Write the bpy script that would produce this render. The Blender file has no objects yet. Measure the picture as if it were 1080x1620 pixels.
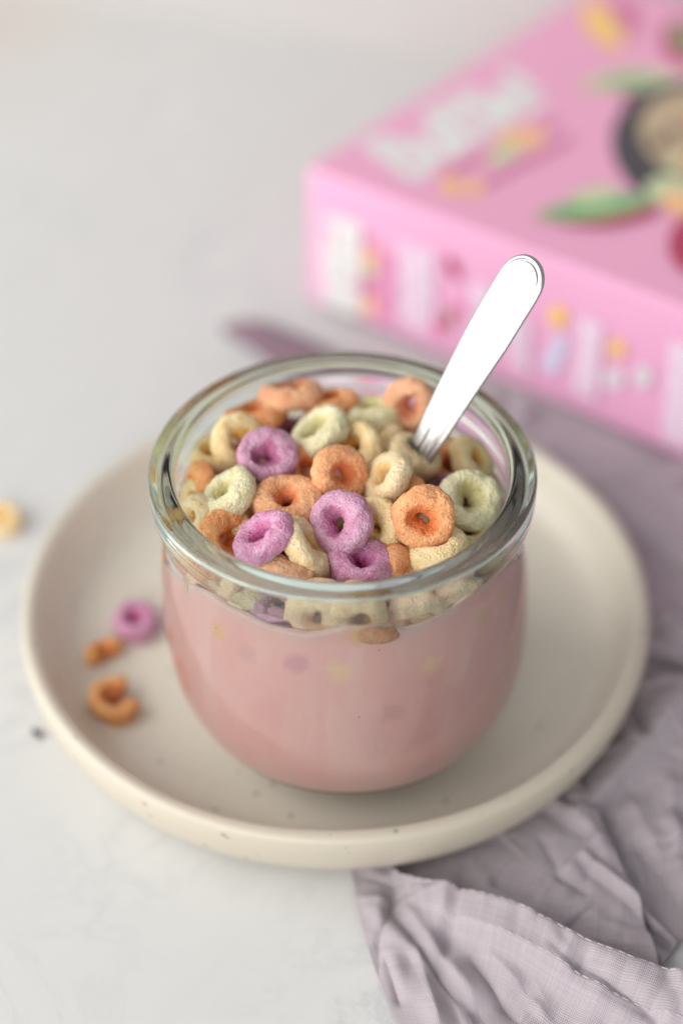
import bpy, math, random
import numpy as np
from mathutils import Vector, Matrix

# ------------------------------------------------------------------ camera, world, lamps
S = bpy.context.scene
COL = S.collection
MM = 0.001
PITCH = math.radians(41.9117)
DIST, TX, TZ = 0.32808, -0.00037, 0.07234
FW = np.array([0, math.cos(PITCH), -math.sin(PITCH)])
UP = np.array([0, math.sin(PITCH), math.cos(PITCH)])
RT = np.array([1.0, 0, 0])
POS = np.array([TX, 0, TZ]) - FW * DIST
F = 2249.7

cd = bpy.data.cameras.new('camera')
cam = bpy.data.objects.new('camera', cd)
COL.objects.link(cam)
cam.location = POS
cam.rotation_euler = (math.pi / 2 - PITCH, 0, 0)
cd.sensor_fit = 'VERTICAL'
cd.sensor_height = 36
cd.lens = F / 1620 * 36
cd.clip_start = 0.01
cd.clip_end = 50
cd.dof.use_dof = True
cd.dof.focus_distance = 0.307
cd.dof.aperture_fstop = 3.3
cd.dof.aperture_blades = 0
S.camera = cam

w = bpy.data.worlds.new('World')
S.world = w
w.use_nodes = True
w.node_tree.nodes['Background'].inputs[0].default_value = (0.96, 0.975, 1.0, 1)
w.node_tree.nodes['Background'].inputs[1].default_value = 0.34

def area(name, loc, target, sx, sy, power, color):
    l = bpy.data.lights.new(name, 'AREA')
    l.shape = 'RECTANGLE'
    l.size, l.size_y = sx, sy
    l.energy = power
    l.color = color
    o = bpy.data.objects.new(name, l)
    COL.objects.link(o)
    o.location = loc
    d = Vector(target) - Vector(loc)
    o.rotation_euler = d.to_track_quat('-Z', 'Y').to_euler()
    return o

area('window_light', (-1.08, -0.16, 0.66), (0, 0.0, 0.05), 1.60, 1.25, 20.5, (1.0, 0.985, 0.96))
area('front_fill_light', (-0.30, -1.02, 0.42), (0, 0.0, 0.03), 1.0, 0.60, 7.0, (1.0, 0.99, 0.975))  # added fill lamp, brightens the faces turned to the camera

S.view_settings.view_transform = 'Standard'
S.view_settings.look = 'None'
S.view_settings.gamma = 1
S.view_settings.use_curve_mapping = False
S.view_settings.exposure = 0.2
S.render.engine = 'CYCLES'
S.cycles.max_bounces = 16
S.cycles.transmission_bounces = 14
S.cycles.transparent_max_bounces = 12
S.cycles.glossy_bounces = 6
S.cycles.diffuse_bounces = 5
S.cycles.caustics_reflective = False
S.cycles.caustics_refractive = True
S.cycles.denoiser = 'OPENIMAGEDENOISE'
S.cycles.blur_glossy = 0.5
S.cycles.sample_clamp_indirect = 0
S.cycles.use_denoising = True

# ------------------------------------------------------------------ helpers
def at(px, py, z):
    """point of the horizontal plane z (metres) seen at that place of the photograph"""
    d = FW * F + RT * (px - 540) - UP * (py - 810)
    return POS + d * ((z - POS[2]) / d[2])

def _hash(i, j, k, seed):
    n = (i * 374761393 + j * 668265263 + k * 2147483647 + seed * 1274126177) & 0xffffffff
    n = ((n ^ (n >> 13)) * 1274126177) & 0xffffffff
    n = ((n ^ (n >> 16)) * 2246822519) & 0xffffffff
    n = n ^ (n >> 15)
    return (n & 0xffffff) / float(0xffffff) * 2 - 1

def noise(P, freq, seed=0):
    Q = np.asarray(P, float) * freq + 100.5
    I = np.floor(Q).astype(np.int64)
    f = Q - I
    f = f * f * f * (f * (f * 6 - 15) + 10)
    r = 0
    for a in (0, 1):
        for b in (0, 1):
            for c in (0, 1):
                wgt = (f[:, 0] if a else 1 - f[:, 0]) * (f[:, 1] if b else 1 - f[:, 1]) * (f[:, 2] if c else 1 - f[:, 2])
                r = r + wgt * _hash(I[:, 0] + a, I[:, 1] + b, I[:, 2] + c, seed)
    return r

def mesh_np(name, V, Fq, smooth=True, uv=None, attr=None):
    me = bpy.data.meshes.new(name)
    V = np.asarray(V, np.float32)
    Fq = np.asarray(Fq, np.int32)
    n, k = Fq.shape
    me.vertices.add(len(V))
    me.vertices.foreach_set('co', V.ravel())
    me.loops.add(n * k)
    me.loops.foreach_set('vertex_index', Fq.ravel())
    me.polygons.add(n)
    me.polygons.foreach_set('loop_start', np.arange(0, n * k, k, dtype=np.int32))
    me.polygons.foreach_set('use_smooth', np.full(n, smooth))
    me.update(calc_edges=True)
    if uv is not None:
        l = me.uv_layers.new(name='UVMap')
        l.data.foreach_set('uv', np.asarray(uv, np.float32)[Fq.ravel()].ravel())
    if attr is not None:
        for nm, arr in attr.items():
            a = me.attributes.new(nm, 'FLOAT', 'POINT')
            a.data.foreach_set('value', np.asarray(arr, np.float32))
    return me

def link(name, me, mat=None, parent=None):
    o = bpy.data.objects.new(name, me)
    COL.objects.link(o)
    if mat:
        me.materials.append(mat)
    if parent:
        o.parent = parent
    return o

def tag(o, label=None, cat=None, group=None, kind=None):
    for k, v in (('label', label), ('category', cat), ('group', group), ('kind', kind)):
        if v:
            o[k] = v
    return o

def empty(name, loc=(0, 0, 0)):
    o = bpy.data.objects.new(name, None)
    COL.objects.link(o)
    o.location = loc
    o.empty_display_size = 0.01
    return o

def grid_faces(nu, nv, wrap_u=False, wrap_v=False):
    """quads of a grid with nu x nv vertices (index = u*nv + v)"""
    U = np.arange(nu if wrap_u else nu - 1)
    Vv = np.arange(nv if wrap_v else nv - 1)
    u, v = np.meshgrid(U, Vv, indexing='ij')
    u2, v2 = (u + 1) % nu, (v + 1) % nv
    return np.stack([u * nv + v, u2 * nv + v, u2 * nv + v2, u * nv + v2], -1).reshape(-1, 4)

def catmull(P, n, closed=False):
    """resample rows of P (k x d) to n points along a Catmull-Rom spline"""
    P = np.asarray(P, float)
    k = len(P)
    t = np.linspace(0, k - 1, n)
    i = np.minimum(t.astype(int), k - 2)
    f = (t - i)[:, None] if P.ndim == 2 else (t - i)[:, None, None]
    g = lambda j: P[np.clip(j, 0, k - 1)]
    p0, p1, p2, p3 = g(i - 1), g(i), g(i + 1), g(i + 2)
    p0 = np.where((i == 0).reshape(f.shape), 2 * p1 - p2, p0)
    p3 = np.where((i == k - 2).reshape(f.shape), 2 * p2 - p1, p3)
    return .5 * (2 * p1 + (p2 - p0) * f + (2 * p0 - 5 * p1 + 4 * p2 - p3) * f ** 2 + (3 * p1 - p0 - 3 * p2 + p3) * f ** 3)

def lathe(name, prof, n=256, wob=None):
    """closed profile [(r,z)] turned about z"""
    prof = np.asarray(prof, float)
    t = np.linspace(0, 2 * np.pi, n, endpoint=False)
    V = np.stack([prof[None, :, 0] * np.cos(t)[:, None], prof[None, :, 0] * np.sin(t)[:, None],
                  np.repeat(prof[None, :, 1], n, 0)], -1).reshape(-1, 3)
    return mesh_np(name, V, grid_faces(n, len(prof), True, True))

# ---- material helper
def new_mat(name):
    m = bpy.data.materials.new(name)
    m.use_nodes = True
    nt = m.node_tree
    return m, nt, nt.nodes['Principled BSDF']

def N(nt, typ, inputs=None, **props):
    n = nt.nodes.new(typ)
    for k, v in props.items():
        setattr(n, k, v)
    for k, v in (inputs or {}).items():
        if hasattr(v, 'is_output') or isinstance(v, bpy.types.NodeSocket):
            nt.links.new(v, n.inputs[k])
        else:
            n.inputs[k].default_value = v
    return n

def ramp(nt, fac, stops, interp='LINEAR'):
    r = nt.nodes.new('ShaderNodeValToRGB')
    r.color_ramp.interpolation = interp
    while len(r.color_ramp.elements) < len(stops):
        r.color_ramp.elements.new(0.5)
    for e, (p, c) in zip(r.color_ramp.elements, stops):
        e.position = p
        e.color = (c, c, c, 1) if not hasattr(c, '__len__') else (*c, 1)
    nt.links.new(fac, r.inputs[0])
    return r.outputs[0]

def mixc(nt, fac, a, b, mode='MIX'):
    n = nt.nodes.new('ShaderNodeMix')
    n.data_type = 'RGBA'
    n.blend_type = mode
    for idx, v in ((0, fac), (6, a), (7, b)):
        if isinstance(v, bpy.types.NodeSocket):
            nt.links.new(v, n.inputs[idx])
        else:
            n.inputs[idx].default_value = (*v, 1) if hasattr(v, '__len__') else v
    return n.outputs[2]

def math_(nt, op, a, b=0.0, clamp=False):
    n = nt.nodes.new('ShaderNodeMath')
    n.operation = op
    n.use_clamp = clamp
    for i, v in ((0, a), (1, b)):
        if isinstance(v, bpy.types.NodeSocket):
            nt.links.new(v, n.inputs[i])
        else:
            n.inputs[i].default_value = v
    return n.outputs[0]

def obj_co(nt):
    return nt.nodes.new('ShaderNodeTexCoord').outputs['Object']

def bump(nt, bsdf, h, strength, dist, normal=None):
    b = nt.nodes.new('ShaderNodeBump')
    b.inputs['Strength'].default_value = strength
    b.inputs['Distance'].default_value = dist
    nt.links.new(h, b.inputs['Height'])
    if normal:
        nt.links.new(normal, b.inputs['Normal'])
    nt.links.new(b.outputs[0], bsdf.inputs['Normal'])
    return b.outputs[0]

# ------------------------------------------------------------------ materials
def mat_marble():
    m, nt, b = new_mat('white_marble')
    co = obj_co(nt)
    n1 = N(nt, 'ShaderNodeTexNoise', {'Vector': co, 'Scale': 9.0, 'Detail': 6.0, 'Roughness': .6, 'Distortion': .8})
    n2 = N(nt, 'ShaderNodeTexNoise', {'Vector': co, 'Scale': 22.0, 'Detail': 8.0, 'Roughness': .65, 'Distortion': 1.5})
    v = math_(nt, 'ABSOLUTE', math_(nt, 'SUBTRACT', n2.outputs[0], .5))
    vein = ramp(nt, v, [(0.0, .75), (.04, .2), (.12, 0.0)])
    msk = ramp(nt, n1.outputs[0], [(.45, 0.0), (.62, 1.0)])
    cloud = ramp(nt, n1.outputs[0], [(.3, (.59, .588, .577)), (.7, (.645, .642, .63))])
    c = mixc(nt, math_(nt, 'MULTIPLY', vein, msk), cloud, (.51, .515, .52))
    # a soft brownish patch, far left
    st = N(nt, 'ShaderNodeVectorMath', {0: co, 1: (-.235, .455, 0)}, operation='DISTANCE')
    sf = ramp(nt, math_(nt, 'ADD', math_(nt, 'MULTIPLY', st.outputs['Value'], 5.0), math_(nt, 'MULTIPLY', n1.outputs[0], .35)), [(.25, .55), (1.0, 0.0)], 'EASE')
    c = mixc(nt, sf, c, (.56, .47, .40))
    nt.links.new(c, b.inputs['Base Color'])
    b.inputs['Roughness'].default_value = .42
    b.inputs['IOR'].default_value = 1.45
    return m

def mat_plate():
    m, nt, b = new_mat('speckled_stoneware')
    co = obj_co(nt)
    n1 = N(nt, 'ShaderNodeTexNoise', {'Vector': co, 'Scale': 45.0, 'Detail': 5.0})
    base = mixc(nt, n1.outputs[0], (.68, .63, .53), (.74, .69, .59))
    # lip and outer side painted darker tan to offset the front light there
    flat = N(nt, 'ShaderNodeVectorMath', {0: co, 1: (1, 1, 0)}, operation='MULTIPLY')
    rad = N(nt, 'ShaderNodeVectorMath', {0: flat.outputs[0]}, operation='LENGTH').outputs['Value']
    side = ramp(nt, math_(nt, 'ADD', math_(nt, 'MULTIPLY', rad, 10.0), math_(nt, 'MULTIPLY', n1.outputs[0], .01)), [(.80, 0.0), (.822, 1.0)])
    base = mixc(nt, math_(nt, 'MULTIPLY', side, .8), base, (.49, .435, .345))
    vo = N(nt, 'ShaderNodeTexVoronoi', {'Vector': co, 'Scale': 210.0, 'Randomness': 1.0})
    spot = ramp(nt, vo.outputs['Distance'], [(.09, 1.0), (.19, 0.0)])
    rnd = N(nt, 'ShaderNodeSeparateColor', {0: vo.outputs['Color']})
    pick = ramp(nt, rnd.outputs[0], [(.60, 0.0), (.66, 1.0)])
    base = mixc(nt, math_(nt, 'MULTIPLY', math_(nt, 'MULTIPLY', spot, pick), .55), base, (.13, .15, .12))
    vo2 = N(nt, 'ShaderNodeTexVoronoi', {'Vector': co, 'Scale': 480.0, 'Randomness': 1.0})
    spot2 = ramp(nt, vo2.outputs['Distance'], [(.10, .5), (.2, 0.0)])
    rnd2 = N(nt, 'ShaderNodeSeparateColor', {0: vo2.outputs['Color']})
    base = mixc(nt, math_(nt, 'MULTIPLY', spot2, ramp(nt, rnd2.outputs[1], [(.85, 0.0), (.88, 1.0)])), base, (.24, .22, .17))
    nt.links.new(base, b.inputs['Base Color'])
    b.inputs['Roughness'].default_value = .36
    n3 = N(nt, 'ShaderNodeTexNoise', {'Vector': co, 'Scale': 900.0, 'Detail': 3.0})
    bump(nt, b, n3.outputs[0], .12, .0002)
    return m

def mat_glass():
    m, nt, b = new_mat('green_tinted_glass')
    b.inputs['Base Color'].default_value = (1, 1, 1, 1)
    b.inputs['Roughness'].default_value = 0.0
    b.inputs['IOR'].default_value = 1.52
    b.inputs['Transmission Weight'].default_value = 1.0
    va = N(nt, 'ShaderNodeVolumeAbsorption', {'Color': (.36, .74, .58, 1), 'Density': 35.0})
    nt.links.new(va.outputs[0], nt.nodes['Material Output'].inputs['Volume'])
    co = obj_co(nt)
    n3 = N(nt, 'ShaderNodeTexNoise', {'Vector': co, 'Scale': 70.0, 'Detail': 1.0})
    bump(nt, b, n3.outputs[0], .03, .0008)
    return m

def mat_milk(spots):
    m, nt, b = new_mat('pink_milk')
    co = obj_co(nt)
    n1 = N(nt, 'ShaderNodeTexNoise', {'Vector': co, 'Scale': 38.0, 'Detail': 3.0})
    c = mixc(nt, n1.outputs[0], (.88, .48, .44), (.90, .54, .50))
    mp = N(nt, 'ShaderNodeMapping', {'Vector': co, 'Scale': (75, 75, 22)})
    ns = N(nt, 'ShaderNodeTexNoise', {'Vector': mp.outputs[0], 'Scale': 1.0, 'Detail': 3.0, 'Distortion': .6})
    c = mixc(nt, ramp(nt, ns.outputs[0], [(.50, 0.0), (.60, .45)]), c, (.93, .62, .57))  # pale streaks: milk smears and painted-in window reflections
    c = mixc(nt, ramp(nt, ns.outputs[0], [(.36, .4), (.44, 0.0)]), c, (.85, .43, .39))
    att = N(nt, 'ShaderNodeAttribute', attribute_name='foam')
    nf = N(nt, 'ShaderNodeTexNoise', {'Vector': co, 'Scale': 700.0, 'Detail': 4.0})
    ff = math_(nt, 'MULTIPLY', att.outputs['Fac'], ramp(nt, nf.outputs[0], [(.35, .2), (.6, 1.0)]))
    c = mixc(nt, ff, c, (.80, .62, .56))
    # cereal pressed against the glass, seen through a thin film of milk
    for (x, y, z), r, col, amt in spots:
        d = N(nt, 'ShaderNodeVectorMath', {0: co, 1: (x, y, z)}, operation='DISTANCE')
        nn = N(nt, 'ShaderNodeTexNoise', {'Vector': co, 'Scale': 260.0, 'Detail': 2.0})
        dd = math_(nt, 'ADD', math_(nt, 'DIVIDE', d.outputs['Value'], r), math_(nt, 'MULTIPLY', math_(nt, 'SUBTRACT', nn.outputs[0], .5), 1.1))
        f = ramp(nt, dd, [(.25, amt), (.95, 0.0)], 'EASE')
        c = mixc(nt, f, c, col)
    vo = N(nt, 'ShaderNodeTexVoronoi', {'Vector': co, 'Scale': 260.0})
    sp = ramp(nt, vo.outputs['Distance'], [(.05, .6), (.085, 0.0)])
    rn = N(nt, 'ShaderNodeSeparateColor', {0: vo.outputs['Color']})
    c = mixc(nt, math_(nt, 'MULTIPLY', sp, ramp(nt, rn.outputs[0], [(.86, 0.0), (.88, 1.0)])), c, (.22, .07, .05))
    nt.links.new(c, b.inputs['Base Color'])
    b.inputs['Roughness'].default_value = .30
    b.inputs['Subsurface Weight'].default_value = .6
    b.inputs['Subsurface Radius'].default_value = (1.0, .5, .4)
    b.inputs['Subsurface Scale'].default_value = .0025
    return m

def mat_cereal(name, pale, deep):
    m, nt, b = new_mat(name)
    co = obj_co(nt)
    oi = nt.nodes.new('ShaderNodeObjectInfo')
    n1 = N(nt, 'ShaderNodeTexNoise', {'Vector': co, 'Scale': 420.0, 'Detail': 5.0, 'Roughness': .65}, noise_dimensions='4D')
    nt.links.new(math_(nt, 'MULTIPLY', oi.outputs['Random'], 40.0), n1.inputs['W'])
    n2 = N(nt, 'ShaderNodeTexNoise', {'Vector': co, 'Scale': 2600.0, 'Detail': 3.0, 'Roughness': .7})
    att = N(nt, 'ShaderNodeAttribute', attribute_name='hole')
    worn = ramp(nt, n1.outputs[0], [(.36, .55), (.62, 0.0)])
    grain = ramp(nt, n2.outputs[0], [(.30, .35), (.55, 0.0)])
    f = math_(nt, 'ADD', math_(nt, 'ADD', worn, grain), math_(nt, 'MULTIPLY', att.outputs['Fac'], .95), clamp=True)  # hole: bare undusted colour plus recess shade painted in
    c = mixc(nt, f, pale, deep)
    n5 = N(nt, 'ShaderNodeTexNoise', {'Vector': co, 'Scale': 170.0, 'Detail': 2.0}, noise_dimensions='4D')
    nt.links.new(math_(nt, 'MULTIPLY', oi.outputs['Random'], 70.0), n5.inputs['W'])
    c = mixc(nt, ramp(nt, n5.outputs[0], [(.50, 0.0), (.68, .6)]), c, tuple(.55 * p + .45 * q for p, q in zip(pale, deep)))
    dust = ramp(nt, n2.outputs[0], [(.54, 0.0), (.68, .55)])
    pd = tuple(min(.92, x * .45 + .47) for x in pale)
    c = mixc(nt, math_(nt, 'MULTIPLY', dust, math_(nt, 'SUBTRACT', 1.0, att.outputs['Fac'], clamp=True)), c, pd)
    hs = N(nt, 'ShaderNodeHueSaturation', {'Hue': .5, 'Fac': 1.0, 'Color': c})
    nt.links.new(math_(nt, 'ADD', .93, math_(nt, 'MULTIPLY', oi.outputs['Random'], .14)), hs.inputs['Value'])
    nt.links.new(math_(nt, 'ADD', .84, math_(nt, 'MULTIPLY', oi.outputs['Random'], .18)), hs.inputs['Saturation'])
    nt.links.new(hs.outputs[0], b.inputs['Base Color'])
    b.inputs['Roughness'].default_value = .82
    b.inputs['Specular IOR Level'].default_value = .3
    b.inputs['Subsurface Weight'].default_value = .18
    b.inputs['Subsurface Radius'].default_value = (1.0, .55, .3)
    b.inputs['Subsurface Scale'].default_value = .0012
    vo = N(nt, 'ShaderNodeTexVoronoi', {'Vector': co, 'Scale': 1500.0})
    pit = ramp(nt, vo.outputs['Distance'], [(.0, 0.0), (.55, 1.0)])
    vo2 = N(nt, 'ShaderNodeTexVoronoi', {'Vector': co, 'Scale': 3300.0})
    h = math_(nt, 'ADD', math_(nt, 'MULTIPLY', pit, .55), math_(nt, 'ADD', math_(nt, 'MULTIPLY', n2.outputs[0], .8), math_(nt, 'MULTIPLY', vo2.outputs['Distance'], .35)))
    bump(nt, b, h, 1.0, .00042)
    return m

def mat_linen():
    m, nt, b = new_mat('mauve_linen')
    uv = nt.nodes.new('ShaderNodeUVMap').outputs[0]
    nz = N(nt, 'ShaderNodeTexNoise', {'Vector': uv, 'Scale': 120.0, 'Detail': 3.0})
    wob = N(nt, 'ShaderNodeVectorMath', {0: nz.outputs['Color'], 1: (.0012, .0012, 0)}, operation='MULTIPLY')
    u2 = N(nt, 'ShaderNodeVectorMath', {0: uv, 1: wob.outputs[0]}, operation='ADD').outputs[0]
    w1 = N(nt, 'ShaderNodeTexWave', {'Vector': u2, 'Scale': 760.0, 'Distortion': .6, 'Detail': 1.0}, bands_direction='X')
    w2 = N(nt, 'ShaderNodeTexWave', {'Vector': u2, 'Scale': 700.0, 'Distortion': .6, 'Detail': 1.0}, bands_direction='Y')
    sx = N(nt, 'ShaderNodeMapping', {'Vector': uv, 'Scale': (1900, 45, 1)})
    sy = N(nt, 'ShaderNodeMapping', {'Vector': uv, 'Scale': (45, 1900, 1)})
    s1 = N(nt, 'ShaderNodeTexNoise', {'Vector': sx.outputs[0], 'Scale': 1.0, 'Detail': 2.0})
    s2 = N(nt, 'ShaderNodeTexNoise', {'Vector': sy.outputs[0], 'Scale': 1.0, 'Detail': 2.0})
    h = math_(nt, 'MULTIPLY', w1.outputs['Fac'], w2.outputs['Fac'])
    slub = math_(nt, 'MULTIPLY', math_(nt, 'ADD', s1.outputs[0], s2.outputs[0]), .5)
    c = mixc(nt, ramp(nt, slub, [(.36, 0.0), (.64, 1.0)]), (.40, .355, .375), (.475, .435, .455))
    c = mixc(nt, math_(nt, 'MULTIPLY', math_(nt, 'SUBTRACT', 1.0, h), .38), c, (.30, .23, .275))
    nt.links.new(c, b.inputs['Base Color'])
    b.inputs['Roughness'].default_value = .85
    b.inputs['Specular IOR Level'].default_value = .2
    b.inputs['Sheen Weight'].default_value = .25
    b.inputs['Sheen Roughness'].default_value = .5
    hh = math_(nt, 'ADD', h, math_(nt, 'MULTIPLY', slub, .6))
    bump(nt, b, hh, .55, .00022)
    return m

def mat_plain(name, col, rough=.5, metal=0.0, bumps=None, var=.06):
    m, nt, b = new_mat(name)
    co = obj_co(nt)
    n1 = N(nt, 'ShaderNodeTexNoise', {'Vector': co, 'Scale': 30.0, 'Detail': 4.0})
    lo = tuple(x * (1 - var) for x in col)
    hi = tuple(min(1, x * (1 + var)) for x in col)
    nt.links.new(mixc(nt, n1.outputs[0], lo, hi), b.inputs['Base Color'])
    b.inputs['Roughness'].default_value = rough
    b.inputs['Metallic'].default_value = metal
    if bumps:
        n2 = N(nt, 'ShaderNodeTexNoise', {'Vector': co, 'Scale': bumps[0], 'Detail': 3.0})
        bump(nt, b, n2.outputs[0], bumps[1], .0003)
    return m

def mat_steel():
    m, nt, b = new_mat('polished_steel')
    co = obj_co(nt)
    mp = N(nt, 'ShaderNodeMapping', {'Vector': co, 'Scale': (900, 900, 25)})
    n1 = N(nt, 'ShaderNodeTexNoise', {'Vector': mp.outputs[0], 'Scale': 1.0, 'Detail': 3.0})
    b.inputs['Base Color'].default_value = (.50, .50, .505, 1)
    b.inputs['Metallic'].default_value = 1.0
    nt.links.new(ramp(nt, n1.outputs[0], [(.3, .26), (.7, .34)]), b.inputs['Roughness'])
    bump(nt, b, n1.outputs[0], .03, .0001)
    return m

M_MARBLE, M_PLATE, M_GLASS, M_LINEN, M_STEEL = mat_marble(), mat_plate(), mat_glass(), mat_linen(), mat_steel()
M_WALL = mat_plain('white_painted_wall', (.52, .50, .485), .7, var=.01)
M_BOX = mat_plain('pink_printed_card', (.80, .37, .55), .45, var=.02)
M_BOXSIDE = mat_plain('lilac_pink_printed_card', (.80, .40, .60), .45, var=.02)
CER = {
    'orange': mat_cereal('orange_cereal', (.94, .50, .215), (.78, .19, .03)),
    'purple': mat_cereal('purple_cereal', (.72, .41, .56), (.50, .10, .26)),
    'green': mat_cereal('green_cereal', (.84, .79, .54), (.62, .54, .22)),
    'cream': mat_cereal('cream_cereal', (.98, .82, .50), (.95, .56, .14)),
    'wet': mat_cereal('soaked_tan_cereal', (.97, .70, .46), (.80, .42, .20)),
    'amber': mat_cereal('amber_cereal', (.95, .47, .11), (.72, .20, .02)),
    'tan': mat_cereal('tan_cereal', (.90, .73, .46), (.74, .48, .18)),
}

# ------------------------------------------------------------------ setting: table and wall
def slab(name, corners, z0, z1, mat):
    V = [(x, y, z) for z in (z0, z1) for x, y in corners]
    Fc = [(4, 5, 6, 7), (3, 2, 1, 0)] + [(i, (i + 1) % 4, 4 + (i + 1) % 4, 4 + i) for i in range(4)]
    return link(name, mesh_np(name, V, Fc, smooth=False), mat)

table = slab('table', [(-.9, -.7), (.9, -.7), (.9, .9), (-.9, .9)], -.03, 0.0, M_MARBLE)
tag(table, kind='structure')
d = Vector((.30, -.118, 0)).normalized()
nrm = Vector((-d.y, d.x, 0))
p0 = Vector((-.03, .432, 0))
cs = [p0 - d * 1.2, p0 + d * 1.2, p0 + d * 1.2 + nrm * .05, p0 - d * 1.2 + nrm * .05]
wall = slab('wall', [(c.x, c.y) for c in cs], -.02, .30, M_WALL)
tag(wall, kind='structure')

# ------------------------------------------------------------------ plate
PC = (-.00195, .02798)
pl = [(0, 2.0), (30, 2.0), (48, 1.6), (50, 1.2), (52, 1.2), (56, 1.0), (66, 1.2), (74, 2.2), (79.5, 5.4), (82.6, 11), (83.7, 16.5),
      (83.5, 20.2), (82.6, 21.6), (81.2, 21.9), (79.8, 21.2), (78.6, 19.2), (77.0, 15.5), (74.6, 11.6), (71.0, 8.6), (66, 7.2), (58, 6.6), (40, 6.3), (20, 6.2), (0, 6.2)]
pp = catmull(np.array(pl[1:-1]), 130)
pp = np.vstack([[0.02, pl[0][1]], pp, [0.02, pl[-1][1]]]) * MM
plate = link('plate', lathe('plate', pp, 300), M_PLATE)
co = np.empty(len(plate.data.vertices) * 3, np.float32)
plate.data.vertices.foreach_get('co', co)
co = co.reshape(-1, 3)
ang = np.arctan2(co[:, 1], co[:, 0])
rr = np.hypot(co[:, 0], co[:, 1]) / .083
co[:, 2] += (rr ** 3) * .00035 * np.sin(3 * ang + 1) + (rr ** 3) * .0002 * np.sin(7 * ang)
co[:, :2] *= (1 + .003 * np.sin(2 * ang + .5) * rr)[:, None]
plate.data.vertices.foreach_set('co', co.ravel())
plate.location = (PC[0], PC[1], 0)
tag(plate, 'round beige speckled stoneware plate with raised rim under the glass jar', 'plate')

# ------------------------------------------------------------------ jar
J0 = 6.4
outer = [(0, 8.2), (14, 7.6), (23, 6.6), (26.5, 6.8), (31.4, 9.4), (36.6, 14), (41.0, 21), (43.6, 30), (44.3, 40), (44.0, 50), (43.1, 60), (41.8, 68), (40.9, 72.3), (40.7, 76.0), (41.1, 78.1), (42.4, 79.0), (43.2, 80.0), (43.5, 81.5), (43.5, 83.6), (43.45, 85.5), (43.3, 86.6), (42.8, 87.1), (42.0, 87.2), (41.2, 87.1), (40.3, 87.1), (39.3, 87.3), (38.5, 87.4), (37.9, 87.2), (37.5, 86.6), (37.35, 85.6)]
inner = [(37.35, 84), (37.6, 81), (38.0, 77), (38.9, 70), (40.6, 62), (41.8, 52), (42.2, 42), (41.6, 31), (39.0, 22.5), (34.6, 16.5), (28, 12.5), (18, 10.8), (0, 10.4)]
prof = catmull(np.array(outer[1:] + inner[:-1]), 420)
prof = np.vstack([[.02, outer[0][1]], prof, [.02, inner[-1][1]]]) * MM
jar = empty('glass_jar', (0, 0, J0 * MM))
tag(jar, 'round bulging clear glass jar filled with pink milk and cereal, on the plate', 'jar')
g = prof.copy()
g[:, 1] -= J0 * MM
def lean(me, z0=0.0):
    """the jar is slightly out of true: its foot sits a little to the right of its mouth"""
    c = np.empty(len(me.vertices) * 3, np.float32)
    me.vertices.foreach_get('co', c)
    c = c.reshape(-1, 3)
    c[:, 0] += (.080 - (c[:, 2] + z0)) * .021
    me.vertices.foreach_set('co', c.ravel())
    me.update()
    return me
gl = link('glass_body', lean(lathe('glass_body', g, 320), J0 * MM), M_GLASS, jar)

# milk: its own thing, resting in the jar; it wets the glass (skin just inside the inner wall)
Ri = np.array(inner)[::-1] * MM
def inner_r(z):
    return np.interp(z, Ri[:, 1], Ri[:, 0])
lp = [(256, 877), (262, 893), (300, 930), (338, 948), (398, 984), (440, 1003), (487, 1011), (528, 1003), (548, 995), (570, 991), (599, 994), (641, 1004), (694, 982), (741, 942), (777, 907), (822, 880)]
az, zl = [], []
for px, py in lp:
    # where the sight line meets the inner wall
    best = None
    for z in np.linspace(.058, .086, 400):
        P = at(px, py, z)
        e = abs(math.hypot(P[0], P[1]) - inner_r(z))
        if P[1] < .012 and (best is None or e < best[0]):
            best = (e, math.atan2(P[1], P[0]), z)
    az.append(best[1] if best[1] < math.pi / 2 else best[1] - 2 * math.pi)
    zl.append(best[2])
o_ = np.argsort(az)
az, zl = np.array(az)[o_], np.array(zl)[o_]
nA = 320
tA = np.linspace(0, 2 * np.pi, nA, endpoint=False)
tw = np.where(tA > math.pi / 2, tA - 2 * np.pi, tA)
ZB = .0712
zl = zl + .0026
zm = np.interp(tw, np.r_[az[0] - .5, az, az[-1] + .5], np.r_[ZB, zl, ZB])
zm = zm + .00012 * np.sin(tA * 23) + .00008 * np.sin(tA * 61)
rows = []
zs = np.linspace(0, 1, 46)
bot = .0106
for k in zs:
    z = bot + (zm - bot) * k
    r = inner_r(z) + .0004
    rows.append(np.stack([r * np.cos(tA), r * np.sin(tA), z], -1))
rows.insert(0, np.stack([0.02 * np.cos(tA) * MM, .02 * np.sin(tA) * MM, tA * 0 + bot], -1))
foam = [0] * (len(rows) - 3) + [.15, .5, .9]
for k, (dr, dz) in enumerate([(.0008, 0), (.002, .0008), (.0045, .0018), (.009, .0026)]):
    r = inner_r(zm) - dr
    z = zm - dz * np.clip((zm - .066) / .006, .2, 2)
    rows.append(np.stack([r * np.cos(tA), r * np.sin(tA), z], -1))
    foam.append([.9, .8, .5, .2][k])
for rr_ in (.022, .012, .00002):
    rows.append(np.stack([rr_ * np.cos(tA), rr_ * np.sin(tA), tA * 0 + .0688], -1))
    foam.append(0.1)
rows = np.array(rows)
SPOT = []
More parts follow.
